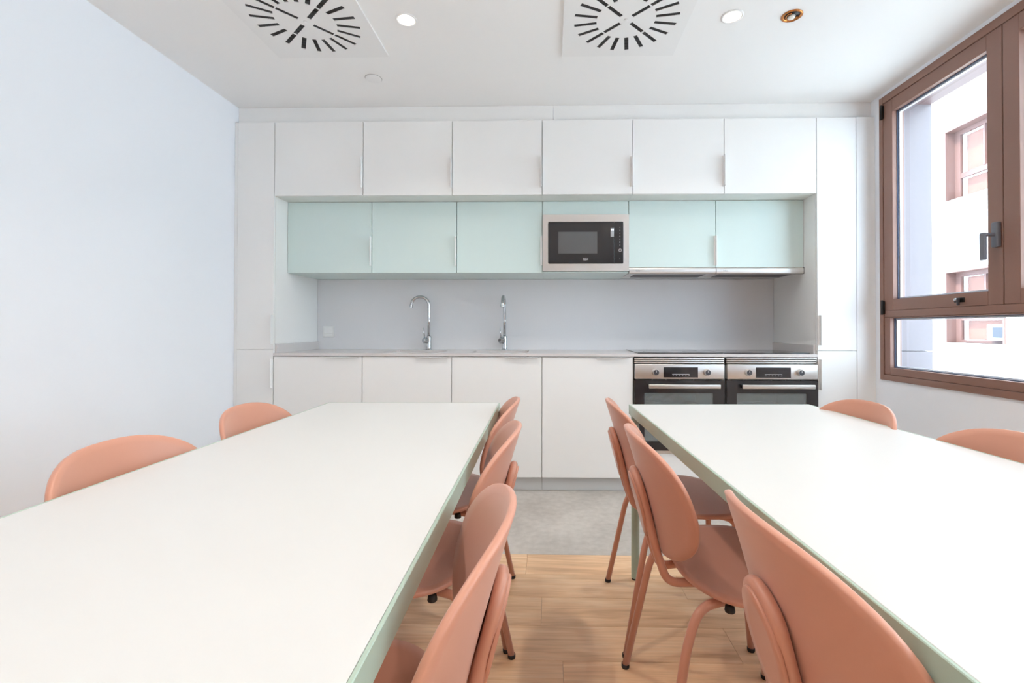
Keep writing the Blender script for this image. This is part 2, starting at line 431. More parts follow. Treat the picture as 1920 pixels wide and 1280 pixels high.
def window(idx, y0, y1, z0, z1):
    """brown window: two upper sashes over one fixed low light; seen from the room side (-X)"""
    root = bpy.data.objects.new('window_%d' % idx, None); COL.objects.link(root)
    root.location = (XR, y1, z0); ROOT[root.name] = Vector((XR, y1, z0))
    root['kind'] = 'structure'; root['label'] = 'brown aluminium window with two sashes above a fixed low pane'
    xi, xo = XR - 0.012, XR + 0.07
    fwid = 0.033
    zt = 1.198                                        # transom centre line
    fr = new_bm()
    box(xi, xo, y1 - fwid, y1, z0, z1, 0.002, 1, fr); box(xi, xo, y0, y0 + fwid, z0, z1, 0.002, 1, fr)
    box(xi, xo, y0 + fwid, y1 - fwid, z1 - 0.045, z1, 0.002, 1, fr)
    box(xi, xo, y0 + fwid, y1 - fwid, z0, z0 + 0.035, 0.002, 1, fr)
    box(xi + .004, xo, y0 + fwid, y1 - fwid, zt - 0.042, zt - 0.001, 0.002, 1, fr)
    link('window_frame', fr, 'frame', root)
    ym = (y0 + y1) / 2 - 0.028
    def leaf(a, b_, c, d, st, name, hinge_side, rail_top=None, rail_bot=None, xin=xi + .004):
        rt_ = rail_top or st; rb_ = rail_bot or st
        s = new_bm()
        box(xin, xo - .004, b_ - st, b_, c, d, 0.002, 1, s); box(xin, xo - .004, a, a + st, c, d, 0.002, 1, s)
        box(xin, xo - .004, a + st, b_ - st, d - rt_, d, 0.002, 1, s); box(xin, xo - .004, a + st, b_ - st, c, c + rb_, 0.002, 1, s)
        so = link(name, s, 'frame', root)
        ga, gb, gc, gd = a + st, b_ - st, c + rb_, d - rt_
        sp = new_bm()                                 # glazing spacer ring between the panes
        for (p, q, r_, t) in ((gb - .012, gb, gc, gd), (ga, ga + .012, gc, gd), (ga + .012, gb - .012, gd - .012, gd), (ga + .012, gb - .012, gc, gc + .012)):
            box(XR + .030, XR + .046, p, q, r_, t, bm=sp)
        link('glazing_spacer', sp, 'bead', so)
        gk = new_bm()
        for (p, q, r_, t) in ((gb - .004, gb, gc, gd), (ga, ga + .004, gc, gd), (ga + .004, gb - .004, gd - .004, gd), (ga + .004, gb - .004, gc, gc + .004)):
            box(XR + .020, XR + .0295, p, q, r_, t, bm=gk)
        link('gasket', gk, 'gasket', so)
        link('pane', box(XR + .0465, XR + .0525, ga + .001, gb - .001, gc + .001, gd - .001), 'glass', so)
        return so
    s1 = leaf(ym + .002, y1 - fwid - .001, zt, z1 - .047, .078, 'sash', 1, .076, .068)
    s2 = leaf(y0 + fwid + .001, ym - .002, zt, z1 - .047, .078, 'sash', 0, .076, .068)
    leaf(y0 + fwid + .001, y1 - fwid - .001, z0 + .036, zt - .043, .048, 'fixed_light', 0, .006, .044, xin=xi + .006)
    for hz in (z1 - 0.1, zt + 0.02):                   # hinges on the kitchen-side stile
        h = tube([(xi - .008, y1 - fwid, hz - .045), (xi - .008, y1 - fwid, hz + .045)], .008, 10)
        box(xi - .010, xi + .002, y1 - fwid - .012, y1 - fwid + .010, hz - .04, hz + .04, bm=h)
        link('hinge', h, 'black', root)
    # lever handle on the meeting stile
    hy, hz = ym + 0.024, 1.528
    hb = box(xi - .018, xi + .004, hy - .017, hy + .017, hz - .060, hz + .060, .006, 3)
    ho = link('window_handle', hb, 'grey_handle', s1, smooth_angle=40)
    lv = tube(fillet([(xi - .016, hy, hz), (xi - .055, hy, hz), (xi - .060, hy + .012, hz + .002)], .01), .009, 10)
    box(xi - .066, xi - .050, hy - .004, hy + .026, hz - .120, hz + .012, .006, 3, lv)
    link('lever', lv, 'grey_handle', ho, smooth_angle=40)
    # small lock on the bottom rail
    ly = 2.50 if idx == 1 else ym + .24
    lk = lathe([(0, -.014), (.010, -.014), (.012, -.010), (.012, 0)], (xi + .004, ly, zt + .034), 'X', 16)
    box(xi - .002, xi + .006, ly - .03, ly + .03, zt + .022, zt + .046, .003, 2, lk)
    lo = link('window_lock', lk, 'black', s1, smooth_angle=40)
    link('lock_pin', lathe([(0, -.020), (.007, -.020), (.008, -.016), (.008, -.011)], (xi + .0035, ly + .008, zt + .036), 'X', 14), 'chrome', lo)
    link('lock_lever', box(xi - .022, xi - .012, ly - .020, ly - .008, zt + .005, zt + .045, .003, 2), 'dark', lo)
    # outside reveal lining
    xs, xe = xo + .002, XR + WT + .004
    for (p, q, r_, t, mt, nm) in ((y1 - .052, y1, .945, z1, 'jamb', 'reveal_panel'), (y1 - .052, y1, z0, .942, 'jamb', 'reveal_panel'),
                              (y0, y0 + .052, z0, z1, 'jamb', 'reveal_panel'),
                              (y0 + .052, y1 - .052, z1 - .057, z1, 'soffit', 'reveal_soffit'), (y0 + .052, y1 - .052, z0, z0 + .012, 'jamb', 'outer_sill')):
        link(nm, box(xs, xe, p, q, r_, t), mt, root)
    # light portal (emits nothing, guides sky sampling)
    pd = bpy.data.lights.new('portal', 'AREA'); pd.shape = 'RECTANGLE'; pd.size = y1 - y0; pd.size_y = z1 - z0
    pd.cycles.is_portal = True
    po = bpy.data.objects.new('portal', pd); COL.objects.link(po)
    po.location = (XR + WT + .02, (y0 + y1) / 2, (z0 + z1) / 2); po.rotation_euler = Vector((-1, 0, 0)).to_track_quat('-Z', 'Z').to_euler()
    return root
for i_, w_ in enumerate(WIN): window(i_ + 1, *w_)

# trims around the kitchen
struct('trim_1', box(X0 - .274 + .001, -0.04 + 0.06, YF + .04, YF + .058, ZT + .002, CEIL - .001, .0008, 1), 'white', label='white filler strip above the upper cupboards, left length')
struct('trim_2', box(0.0215, XR - .001, YF + .04, YF + .058, ZT + .002, CEIL - .001, .0008, 1), 'white', label='white filler strip above the upper cupboards, right length')
struct('trim_3', box(2.0052, XR - .001, YF, YF + .019, 0.0, ZT, .0008, 1), 'white', label='white filler panel between right tall cupboard and window wall')
struct('trim_4', box(XL + .001, -2.1055, YF + .004, YF + .022, 0.0, ZT, .0008, 1), 'white', label='narrow white filler strip between left wall and tall cupboard')

# ================================================================== KITCHEN
GAP = 0.0021
def carcass(x0, x1, y0, y1, z0, z1, t=.016, mat='carcass', front_open=True):
    b = new_bm()
    box(x0, x0 + t, y0, y1, z0, z1, bm=b); box(x1 - t, x1, y0, y1, z0, z1, bm=b)
    box(x0 + t, x1 - t, y0, y1, z0, z0 + t, bm=b); box(x0 + t, x1 - t, y0, y1, z1 - t, z1, bm=b)
    box(x0 + t, x1 - t, y1 - .008, y1, z0 + t, z1 - t, bm=b)
    return b

def edge_pull_v(xe, z0, z1, yf, side=-1):
    """slim vertical pull clipped over a door edge at x=xe; the grip projects towards the room"""
    b = new_bm()
    box(xe - .014, xe - .0016, yf - .0032, yf - .0004, z0, z1, .0006, 1, b)
    box(xe - .0056, xe - .0016, yf - .030, yf - .0028, z0, z1, .0008, 1, b)
    return b

ordn = ['first', 'second', 'third', 'fourth', 'fifth', 'sixth']
# ---- white upper cupboards
for i in range(6):
    a, b_ = X0 + .6 * i, X0 + .6 * (i + 1)
    t = thing('upper_cupboard', 'white top-row wall cupboard, %s from the left' % ordn[i], 'cupboard', ((a + b_) / 2, YF + .3, ZB), 'white top-row cupboards')
    link('body', carcass(a + .0004, b_ - .0004, YF + .020, YB + .012, ZB, ZT - .002), 'carcass', t)
    d = link('door', box(a + GAP, b_ - GAP, YF, YF + .0185, ZB + .0005, ZT - .002, .0008, 1), 'white', t)
    if i < 5: link('handle', edge_pull_v(b_, 2.019, 2.224, YF), 'handle', d)
# ---- mint cupboards
mint_lab = ['leftmost mint green wall cupboard', 'second mint green wall cupboard from the left', 'mint green wall cupboard directly left of the microwave', None,
            'mint green wall cupboard directly right of the microwave', 'rightmost mint green wall cupboard']
ZHOOD = 1.508
for i in range(6):
    a, b_ = X0 + .6 * i, X0 + .6 * (i + 1)
    yb = YB + .012
    if i == 3:
        t = thing('microwave_housing', 'mint green wall unit framing the built-in microwave', 'cupboard', ((a + b_) / 2, YM + .2, ZMB))
        link('body', carcass(a + .0004, b_ - .0004, YM + .020, yb, ZMB, ZMT - .001), 'mint', t)
        link('fascia', box(a + GAP, b_ - GAP, YM, YM + .0185, 1.873, ZMT - .001, .0008, 1), 'mint', t)
        link('bottom_strip', box(a + GAP, b_ - GAP, YM, YM + .0185, ZMB, 1.479, .0008, 1), 'mint', t)
        continue
    zb = ZMB if i < 3 else ZHOOD
    t = thing('mint_cupboard', mint_lab[i], 'cupboard', ((a + b_) / 2, YM + .2, zb), 'mint wall cupboards')
    link('body', carcass(a + .0004, b_ - .0004, YM + .020, yb, zb, ZMT - .001), 'mint', t)
    d = link('door', box(a + GAP, b_ - GAP, YM, YM + .0185, zb + .0005, ZMT - .001, .0008, 1), 'mint', t)
    if i in (0, 1, 2, 4): link('handle', edge_pull_v(b_, 1.52, 1.725, YM), 'handle', d)
# ---- tall cupboards
for side in (0, 1):
    a, b_ = (-2.1045, X0 - .0004) if side == 0 else (XE + .0004, 2.0037)
    t = thing('tall_cupboard', ('narrow white tall cupboard beside the left wall' if side == 0 else 'narrow white tall cupboard beside the ovens and window wall'), 'cupboard', ((a + b_) / 2, YF + .3, 0), 'narrow tall cupboards')
    body = carcass(a, b_, YF + .020, YB + .012, ZK, ZT - .002)
    link('body', body, 'white', t)
    link('plinth', box(a, b_, YF + .05, YF + .066, 0, ZK - .001), 'plinth', t)
    xe = b_ if side == 0 else a + .0152
    for (z0, z1, h0, h1) in ((.9405, ZT - .002, .976, 1.172), (ZK + .002, .9385, .686, .883)):
        d = link('door', box(a + GAP, b_ - GAP, YF, YF + .0185, z0, z1, .0008, 1), 'white', t)
        link('handle', edge_pull_v(xe, h0, h1, YF), 'handle', d)
# ---- base units
base_lab = ['white base cupboard below the left end of the worktop', 'white base cupboard under the left sink', 'white base cupboard under the right sink', 'white base cupboard directly left of the ovens']
for i in range(4):
    a, b_ = X0 + .6 * i, X0 + .6 * (i + 1)
    t = thing('base_cupboard', base_lab[i], 'cupboard', ((a + b_) / 2, YF + .3, 0), 'white base cupboards')
    bb = new_bm(); tk = .016
    box(a + .0004, a + tk, YF + .020, YB + .012, ZK, ZWB - .002, bm=bb); box(b_ - tk, b_ - .0004, YF + .020, YB + .012, ZK, ZWB - .002, bm=bb)
    box(a + tk, b_ - tk, YF + .020, YB + .012, ZK, ZK + tk, bm=bb); box(a + tk, b_ - tk, YB + .004, YB + .012, ZK + tk, ZWB - .002, bm=bb)
    link('body', bb, 'carcass', t)
    d = link('door', box(a + GAP, b_ - GAP, YF, YF + .0185, ZK + .001, ZWB - .004, .0008, 1), 'white', t)
    hb = new_bm()
    h0, h1 = b_ - .245, b_ - .027
    box(h0, h1, YF - .0032, YF - .0004, ZWB - .016, ZWB - .0042, .0006, 1, hb)
    box(h0, h1, YF - .022, YF - .0028, ZWB - .0085, ZWB - .0055, .0008, 1, hb)
    link('handle', hb, 'handle', d)
# ---- plinths
tag(link('plinth_board', box(X0 + .001, X0 + 1.799, YF + .05, YF + .066, 0, ZK - .001, .0008, 1), 'plinth'), 'pale grey plinth board under the left base cupboards', 'plinth', 'plinth boards')
tag(link('plinth_board', box(X0 + 1.801, XE - .001, YF + .05, YF + .066, 0, ZK - .001, .0008, 1), 'plinth'), 'pale grey plinth board running right under the ovens', 'plinth', 'plinth boards')
# ---- worktop with two sink cut-outs
SINK = [(-1.16, -.76), (-.555, -.155)]
SY0, SY1 = 3.245, 3.60
t = thing('worktop', 'long pale grey stone worktop carrying sinks and hobs', 'worktop', (0, YF + .3, ZWB))
link('slab', plate_with_holes([(X0 + .001, YF - .008), (XE - .001, YF - .008), (XE - .001, YB - .0005), (X0 + .001, YB - .0005)],
     [rrect(a, b_, SY0, SY1, .05) for a, b_ in SINK], ZWB, ZWT), 'worktop', t)
for xa, xb in ((X0 + .0012, X0 + .0132), (XE - .0132, XE - .0012)):
    link('upstand', box(xa, xb, YF + .02, YB - .0005, ZWT + .0002, .977, .001, 1), 'worktop', t)
tag(link('backsplash', box(X0 + .001, XE - .001, YB, YB + .012, ZWT - .01, ZMB - .001, .0006, 1), 'splash'), 'smooth pale grey backsplash panel behind sinks and hobs', 'backsplash')
# ---- sinks
for k, (a, b_) in enumerate(SINK):
    t = thing('sink', 'undermounted grey sink bowl below the %s tap' % ('left' if k == 0 else 'right'), 'sink', ((a + b_) / 2, (SY0 + SY1) / 2, .70), 'sinks')
    b = new_bm()
    lv = [(.012, ZWB - .0015), (-.002, ZWB - .0015), (-.004, .78), (-.020, .735), (-.05, .722)]
    rings = []
    for off, z in lv:
        rings.append([b.verts.new((p[0], p[1], z)) for p in rrect(a - off, b_ + off, SY0 - off, SY1 + off, .05 + off * .5 if off > -.02 else .04)])
    for p, q in zip(rings, rings[1:]):
        n_ = len(p)
        for j in range(n_): b.faces.new((p[j], p[(j + 1) % n_], q[(j + 1) % n_], q[j])).smooth = True
    b.faces.new(rings[-1])
    bmesh.ops.recalc_face_normals(b, faces=list(b.faces))
    bo = link('bowl', b, 'worktop', t)
    link('drain', lathe([(0, 0), (.03, 0), (.04, .003), (.042, 0.0)], ((a + b_) / 2, (SY0 + SY1) / 2, .7225), 'Z', 24), 'chrome', t)
# ---- taps
def tap(x, y, ang, label):
    t = thing('kitchen_tap', label, 'tap', (x, y, ZWT), 'kitchen taps')
    link('base', lathe([(0, 0), (.025, 0), (.025, .004), (.0200, .006), (.0200, .10), (.017, .106), (.012, .108)], (x, y, ZWT + .0003), 'Z', 28), 'chrome', t, smooth_angle=40)
    d = Vector((math.cos(ang), math.sin(ang), 0)); R_ = .066
    pts = [Vector((x, y, ZWT + .10)), Vector((x, y, 1.15)), Vector((x, y, 1.26))]
    for k in range(1, 15):
        th = math.pi * k / 14 * 0.97
        pts.append(Vector((x, y, 1.262)) + d * (R_ * (1 - math.cos(th))) + Vector((0, 0, R_ * math.sin(th))))
    pts.append(pts[-1] + (pts[-1] - pts[-2]).normalized() * .022)
    sp = link('spout', tube(pts, .0118, 16), 'chrome', t)
    e = pts[-1]; dirv = (pts[-1] - pts[-2]).normalized()
    link('aerator', tube([e - dirv * .018, e + dirv * .004], .0145, 16), 'chrome', sp, smooth_angle=40)
    # side lever
    la = math.radians(228)
    h = Vector((math.cos(la), math.sin(la), 0)); c = Vector((x, y, ZWT + .072))
    kn = link('lever_hub', tube([c + h * .018, c + h * .046, c + h * .050], [.0225, .0225, .018], 20), 'chrome', t, smooth_angle=40)
    q = c + h * .036
    link('lever', tube([q + Vector((0, 0, .018)), q + Vector((0, 0, .06)) + h * .008, q + Vector((0, 0, .10)) + h * .012], [.0065, .005, .004], 10), 'chrome', kn)
tap(-.944, 3.682, math.radians(192), 'chrome swan-neck tap with spout turned to the left')
tap(-.352, 3.682, math.radians(268), 'chrome swan-neck tap with spout turned to the camera')
# ---- socket
t = thing('wall_socket', 'small white double switch plate on the backsplash', 'switch', (-1.759, YB, 1.057))
link('plate', box(-1.803, -1.715, YB - .008, YB - .0003, 1.014, 1.099, .003, 2), 'handle', t)
for z0, z1 in ((1.022, 1.0395), (1.0415, 1.091)):
    link('rocker', box(-1.795, -1.723, YB - .0105, YB - .0081, z0, z1, .001, 1), 'handle', t)
# ---- microwave
mx0, mx1 = -.0505, .5452
t = thing('microwave_oven', 'built-in microwave with steel surround and black glass door', 'microwave', ((mx0 + mx1) / 2, YM + .1, 1.482))
link('body', box(-.030, .525, YM + .0245, YM + .36, 1.492, 1.86), 'dark', t)
sb = new_bm()
merge(sb, plate_with_holes([(mx0, 1.4805), (mx1, 1.4805), (mx1, 1.8715), (mx0, 1.8715)], [rrect(-.0135, .5065, 1.5305, 1.8215, .008, 3)], -.024, 0.004), Matrix(((1, 0, 0, 0), (0, 0, 1, YM), (0, 1, 0, 0), (0, 0, 0, 1))))
bmesh.ops.recalc_face_normals(sb, faces=list(sb.faces))
link('surround', sb, 'steel', t)
gd = link('glass_door', box(-.0115, .442, YM - .027, YM + .020, 1.5325, 1.8195, .002, 2), 'mw_glass', t)
link('window', box(.058, .326, YM - .0276, YM - .0271, 1.601, 1.751), 'mw_window', gd)
link('brand_mark', text_bm('beko', .0185, (.246, YM - .0276, 1.5640), FACE_CAM), 'marks', gd)
sw = tube([(.228, YM - .0276, 1.5545), (.245, YM - .0276, 1.5552), (.262, YM - .0276, 1.5580)], [.0005, .0013, .0005], 6)
link('brand_swoosh', sw, 'marks', gd)
cp = link('control_panel', box(.4435, .5045, YM - .027, YM + .020, 1.5325, 1.8195, .002, 2), 'mw_glass', t)
dp = link('display', box(.418, .4415, YM - .0276, YM - .0271, 1.716, 1.775), 'enamel', gd)
dg_ = new_bm()
for q in range(2): box(.4205 + q * .0115, .4205 + q * .0115 + .008, YM - .0280, YM - .0277, 1.760, 1.769, bm=dg_)
link('digits', dg_, 'led', dp)
for q in range(7):
    zz = 1.781 - q * .0205
    link('button', box(.4785, .4845, YM - .0282, YM - .0272, zz - .003, zz + .003, .0006, 1), 'marks' if q == 5 else 'greymarks', cp)
link('start_ring', lathe([(.0075, 0), (.0105, 0), (.0105, -.0015), (.0075, -.0015), (.0075, 0)], (.4835, YM - .0272, 1.623), 'Y', 24), 'marks', cp)
link('button', box(.478, .484, YM - .0282, YM - .0272, 1.560, 1.566, .0006, 1), 'greymarks', cp)
# ---- hoods
for k in range(2):
    a = X0 + .6 * (4 + k); b_ = a + .6
    t = thing('cooker_hood', ('slim steel cooker hood beside the microwave' if k == 0 else 'slim steel cooker hood at the right end, over the right hob'), 'cooker hood', ((a + b_) / 2, YM + .2, 1.464), 'slim cooker hoods')
    prof = [(YM + .03, ZHOOD - .001), (YM + .001, ZHOOD - .001)]
    for j in range(9):
        th = j / 8 * math.pi / 2
        prof.append((YM - .006 + .012 * (1 - math.cos(th)) - .004 * math.sin(th), 1.4985 - .036 * math.sin(th)))
    prof += [(YM + .030, 1.462), (YM + .03, ZHOOD - .001)]
    vb = new_bm()
    ra = [[vb.verts.new((x_, p[0], p[1])) for p in prof[:-1]] for x_ in (a + .002, b_ - .002)]
    nn = len(ra[0])
    for j in range(nn): vb.faces.new((ra[0][j], ra[0][(j + 1) % nn], ra[1][(j + 1) % nn], ra[1][j]))
    vb.faces.new(ra[0][::-1]); vb.faces.new(ra[1])
    bmesh.ops.recalc_face_normals(vb, faces=list(vb.faces))
    vi = link('visor', vb, 'steel', t, smooth_angle=35)
    link('brand_mark', text_bm('beko', .014, (a + .062, YM - .0100, 1.483), FACE_CAM), 'greymarks', vi)
    link('end_cap', box(b_ - .0018, b_ - .0003, YM - .008, YM + .030, 1.462, ZHOOD - .001), 'dark', t)
    link('housing', box(a + .003, b_ - .003, YM + .031, YM + .27, 1.468, ZHOOD - .001, .002, 1), 'steel', t)
    link('rear_cover', box(a + .003, b_ - .003, YM + .272, YB - .001, 1.474, ZHOOD - .001, .001, 1), 'carcass', t)
    link('filter', box(a + .05, b_ - .05, YM + .05, YM + .25, 1.464, 1.4675, .001, 1), 'dark', t)
# ---- hobs
for k in range(2):
    a, b_ = ((.588, 1.152), (1.160, 1.724))[k]
    t = thing('induction_hob', ('black glass hob on the worktop above the left oven' if k == 0 else 'black glass hob on the worktop at the right end'), 'hob', ((a + b_) / 2, 3.45, ZWT), 'black glass hobs')
    gl = link('glass_plate', box(a, b_, 3.19, 3.69, ZWT + .0004, ZWT + .0060, .0015, 2), 'black_glass', t)
    for (cx_, cy_, rr) in ((.15, .13, .09), (.41, .13, .075), (.15, .37, .075), (.41, .37, .09)):
        link('cooking_zone', lathe([(rr - .002, 0), (rr, 0), (rr, .0003), (rr - .002, .0003), (rr - .002, 0)], (a + cx_, 3.19 + cy_, ZWT + .0061), 'Z', 40), 'greymarks', gl)
# ---- ovens
def oven(a, b_, label, tilt):
    zb_ = .262
    t = thing('built_in_oven', label, 'oven', ((a + b_) / 2, YF + .25, zb_), 'built-in ovens')
    z_d = .745
    link('cavity', carcass(a + .02, b_ - .02, YF + .030, YF + .50, zb_ + .03, .842, .02), 'enamel', t)
    link('base_strip', box(a, b_, YF - .004, YF + .024, zb_, zb_ + .022, .002, 1), 'steel', t)
    # vent slats above the panel
    link('vent_back', box(a, b_, YF + .014, YF + .024, .853, .893), 'black', t)
    for q in range(3):
        z_ = .8555 + q * .0128
        link('vent_slat', box(a + .001, b_ - .001, YF - .004, YF + .0135, z_, z_ + .0088, .0018, 2), 'steel', t, smooth_angle=40)
    pn = link('control_panel', box(a + .002, b_ - .002, YF - .018, YF + .024, .752, .851, .006, 3), 'steel', t, smooth_angle=40)
    xd0, xd1 = a + .188, a + .412
    ds = link('display', box(xd0, xd1, YF - .0195, YF - .0181, .764, .831, .0005, 1), 'black_glass', pn)
    link('indicator_bar', box(xd0 + .056, xd1 - .056, YF - .0199, YF - .0196, .7835, .7865), 'marks', ds)
    for q in range(6):
        x_ = xd0 + .060 + q * .0205
        link('touch_icon', box(x_, x_ + .006, YF - .0199, YF - .0196, .774, .779), 'greymarks', ds)
    for xk in (a + .136, a + .470):
        kn = link('knob', lathe([(.0, -.026), (.0195, -.026), (.0215, -.022), (.0225, -.004), (.0235, 0), (0, 0)], (xk, YF - .0182, .7985), 'Y', 28), 'steel', pn, smooth_angle=40)
        link('knob_face', lathe([(0, -.0012), (.0165, -.0012), (.0175, 0), (0, 0)], (xk, YF - .0443, .7985), 'Y', 24), 'dark', kn, smooth_angle=40)
        link('knob_pointer', box(xk - .0018, xk + .0018, YF - .0462, YF - .0456, .7985, .812), 'marks', kn)
    for q in range(6):
        x_ = a + .035 + q * .09
        link('cooling_slot', box(x_, x_ + .078, YF - .006, YF + .01, .7455, .751), 'black', t)
    # door frame with a real window
    w0, w1, wz0, wz1 = a + .064, b_ - .074, .345, .662
    db = new_bm()
    merge(db, plate_with_holes([(a + .001, zb_ + .024), (b_ - .001, zb_ + .024), (b_ - .001, z_d), (a + .001, z_d)], [rrect(w0, w1, wz0, wz1, .006, 3)], -.016, .020), Matrix(((1, 0, 0, 0), (0, 0, 1, YF), (0, 1, 0, 0), (0, 0, 0, 1))))
    bmesh.ops.recalc_face_normals(db, faces=list(db.faces))
    dr = link('door', db, 'black_glass', t)
    link('door_window', box(w0 + .0005, w1 - .0005, YF - .012, YF - .008, wz0 + .0005, wz1 - .0005), 'oven_glass', dr)
    hz0, hz1, hx0, hx1 = .696, .723, a + .084, b_ - .042
    hd = link('door_handle', box(hx0, hx1, YF - .064, YF - .050, hz0, hz1, .004, 3), 'steel', dr, smooth_angle=40)
    for x_ in (hx0 + .002, hx1 - .022):
        link('handle_bracket', box(x_, x_ + .02, YF - .0505, YF - .0162, hz0 + .003, hz1 - .003, .001, 1), 'black', hd)
    for zz in (.43, .54):
        rk = new_bm()
        tube([(a + .045, YF + .05, zz), (b_ - .045, YF + .05, zz)], .003, 6, rk); tube([(a + .045, YF + .42, zz), (b_ - .045, YF + .42, zz)], .003, 6, rk)
        for q in range(15):
            x_ = a + .05 + q * (b_ - a - .10) / 14
            tube([(x_, YF + .05, zz + .002), (x_, YF + .42, zz + .002)], .0018, 5, rk)
        link('wire_rack', rk, 'chrome', t)
    return t
o1 = oven(.5552, 1.1425, 'steel and black glass oven on the left, with plastic film inside', 0)
o2 = oven(1.1545, 1.7445, 'steel and black glass oven on the right, beside the tall cupboard', 0)
# crinkled plastic bag lying on the rack of the left oven
pb = new_bm(); N_ = 14
grid = [[pb.verts.new((.62 + .34 * i / N_, YF + .09 + .26 * j / N_, .565 + .035 * math.sin(i * 1.9 + j * .7) * math.sin(j * 1.3 + .5) + .05 * math.sin(math.pi * i / N_) + random.uniform(-.008, .008))) for j in range(N_ + 1)] for i in range(N_ + 1)]
for i in range(N_):
    for j in range(N_): pb.faces.new((grid[i][j], grid[i + 1][j], grid[i + 1][j + 1], grid[i][j + 1]))
bmesh.ops.solidify(pb, geom=list(pb.faces), thickness=.0015)
tag(link('plastic_bag', pb, 'bag'), 'crumpled clear plastic film lying inside the left oven', 'plastic bag')
# drawer fronts below the ovens
for k in range(2):
    a, b_ = X0 + .6 * (4 + k), X0 + .6 * (5 + k)
    t = thing('oven_base_unit', ('white panel unit below the left oven' if k == 0 else 'white panel unit below the right oven'), 'cupboard', ((a + b_) / 2, YF + .3, ZK), 'oven base units')
    bb = new_bm()
    box(a + .0004, a + .0075, YF + .026, YB + .012, ZK, ZWB - .002, bm=bb); box(b_ - .0075, b_ - .0004, YF + .026, YB + .012, ZK, ZWB - .002, bm=bb)
    box(a + .0075, b_ - .0075, YF + .026, YB + .012, ZK, ZK + .016, bm=bb)
    link('body', bb, 'carcass', t)
    link('front_panel', box(a + GAP, b_ - GAP, YF, YF + .0185, ZK + .001, .2605, .0008, 1), 'white', t)

# ================================================================== CEILING FIXTURES
def vent(cx, cy, hw, label, rot, zdrop):
    t = thing('air_diffuser', label, 'ceiling vent', (cx, cy, CEIL), 'swirl ceiling diffusers')
    slots = []
    def quad(r0, r1, w, a):
        ca, sa = math.cos(a), math.sin(a)
        return [(cx + r * ca - s_ * sa, cy + r * sa + s_ * ca) for r, s_ in ((r0, -w), (r1, -w), (r1, w), (r0, w))]
    for k in range(20):
        a = rot + 2 * math.pi * k / 20
        slots.append((.142, .252, a))
        if k % 5 == 0: slots.append((.036, .136, a))
    holes = [quad(r0, r1, .0105, a) for r0, r1, a in slots]
    z0, z1 = CEIL - zdrop, CEIL - zdrop + .003
    link('plate', plate_with_holes([(cx - hw, cy - .305), (cx + hw, cy - .305), (cx + hw, cy + .305), (cx - hw, cy + .305)], holes, z0, z1), 'vent', t)
    rim = new_bm()
    for (x_0, x_1, y_0, y_1) in ((cx - hw, cx - hw + .004, cy - .305, cy + .305), (cx + hw - .004, cx + hw, cy - .305, cy + .305), (cx - hw + .004, cx + hw - .004, cy - .305, cy - .301), (cx - hw + .004, cx + hw - .004, cy + .301, cy + .305)):
        box(x_0, x_1, y_0, y_1, z1, CEIL - .0003, bm=rim)
    link('rim', rim, 'vent', t)
    for r0, r1, a in slots:
        b = box(r0 - .001, r1 + .001, -.0112, .0112, z1 + .0003, z1 + .0035)
        for q in range(3):
            rr = r0 + (r1 - r0) * (q + 1) / 4
            box(rr - .001, rr + .001, -.0095, .0095, z1 - .0015, z1 + .0003, bm=b)
        bmesh.ops.transform(b, matrix=Matrix.Translation((cx, cy, 0)) @ Matrix.Rotation(a, 4, 'Z'), verts=list(b.verts))
        link('air_slot', b, 'slot', t)
    link('centre_screw', lathe([(0, -.003), (.008, -.002), (.011, 0), (0, 0)], (cx, cy, z0), 'Z', 20), 'vent', t)
vent(-1.192, 2.276, .305, 'square white ceiling vent with black swirl slots, above the left table', math.radians(48), .010)
vent(.367, 2.292, .303, 'square white ceiling vent with black swirl slots, right of centre', math.radians(44.5), .010)

def downlight(x, y, label, on=True):
    t = thing('downlight', label, 'ceiling light', (x, y, CEIL), 'recessed ceiling downlights')
    link('ring', lathe([(.040, .0), (.052, 0), (.052, -.003), (.046, -.005), (.040, -.003), (.040, 0)], (x, y, CEIL - .0003), 'Z', 32), 'vent', t)
    link('diffuser', lathe([(0, -.0025), (.0395, -.0025), (.0395, -.0005), (0, -.0005)], (x, y, CEIL), 'Z', 32), 'lamp', t)
    ld = bpy.data.lights.new('downlight_lamp', 'SPOT'); ld.energy = LAMP_W; ld.color = (1.0, 0.93, 0.84); ld.shadow_soft_size = .04
    ld.spot_size = math.radians(128); ld.spot_blend = 0.9
    lo = bpy.data.objects.new('downlight_lamp', ld); COL.objects.link(lo); lo.location = (0, 0, -.012); lo.parent = t
downlight(-.700, 2.283, 'lit round downlight between the two ceiling vents')
downlight(.876, 2.291, 'lit round downlight near the copper ringed spotlight')
for x in (-.70, .876):  # both rows behind the camera are unseen fill lamps added to brighten the room
    for y in (.85, -.60, -2.05):
        downlight(x, y, 'lit round downlight over the %s side of the room, %s' % ('left' if x < 0 else 'right', {.85: 'above the table near the camera', -.6: 'added unseen just behind the camera', -2.05: 'added unseen well behind the camera', -3.5: 'nearest the rear wall'}[y]))
t = thing('unlit_spotlight', 'unlit recessed spotlight with copper ring on the ceiling', 'ceiling light', (1.160, 2.291, CEIL))
link('ring', lathe([(.034, 0), (.047, 0), (.048, -.003), (.042, -.006), (.035, -.003), (.034, 0)], (1.160, 2.291, CEIL - .0003), 'Z', 32), 'copper', t)
link('recess', lathe([(.0, -.0010), (.0335, -.0010), (.0335, -.0004), (0, -.0004)], (1.160, 2.291, CEIL), 'Z', 32), 'black', t)
link('bulb', lathe([(0, -.014), (.010, -.0125), (.017, -.008), (.019, -.0012), (0, -.0012)], (1.160, 2.298, CEIL), 'Z', 24), 'bulb', t)
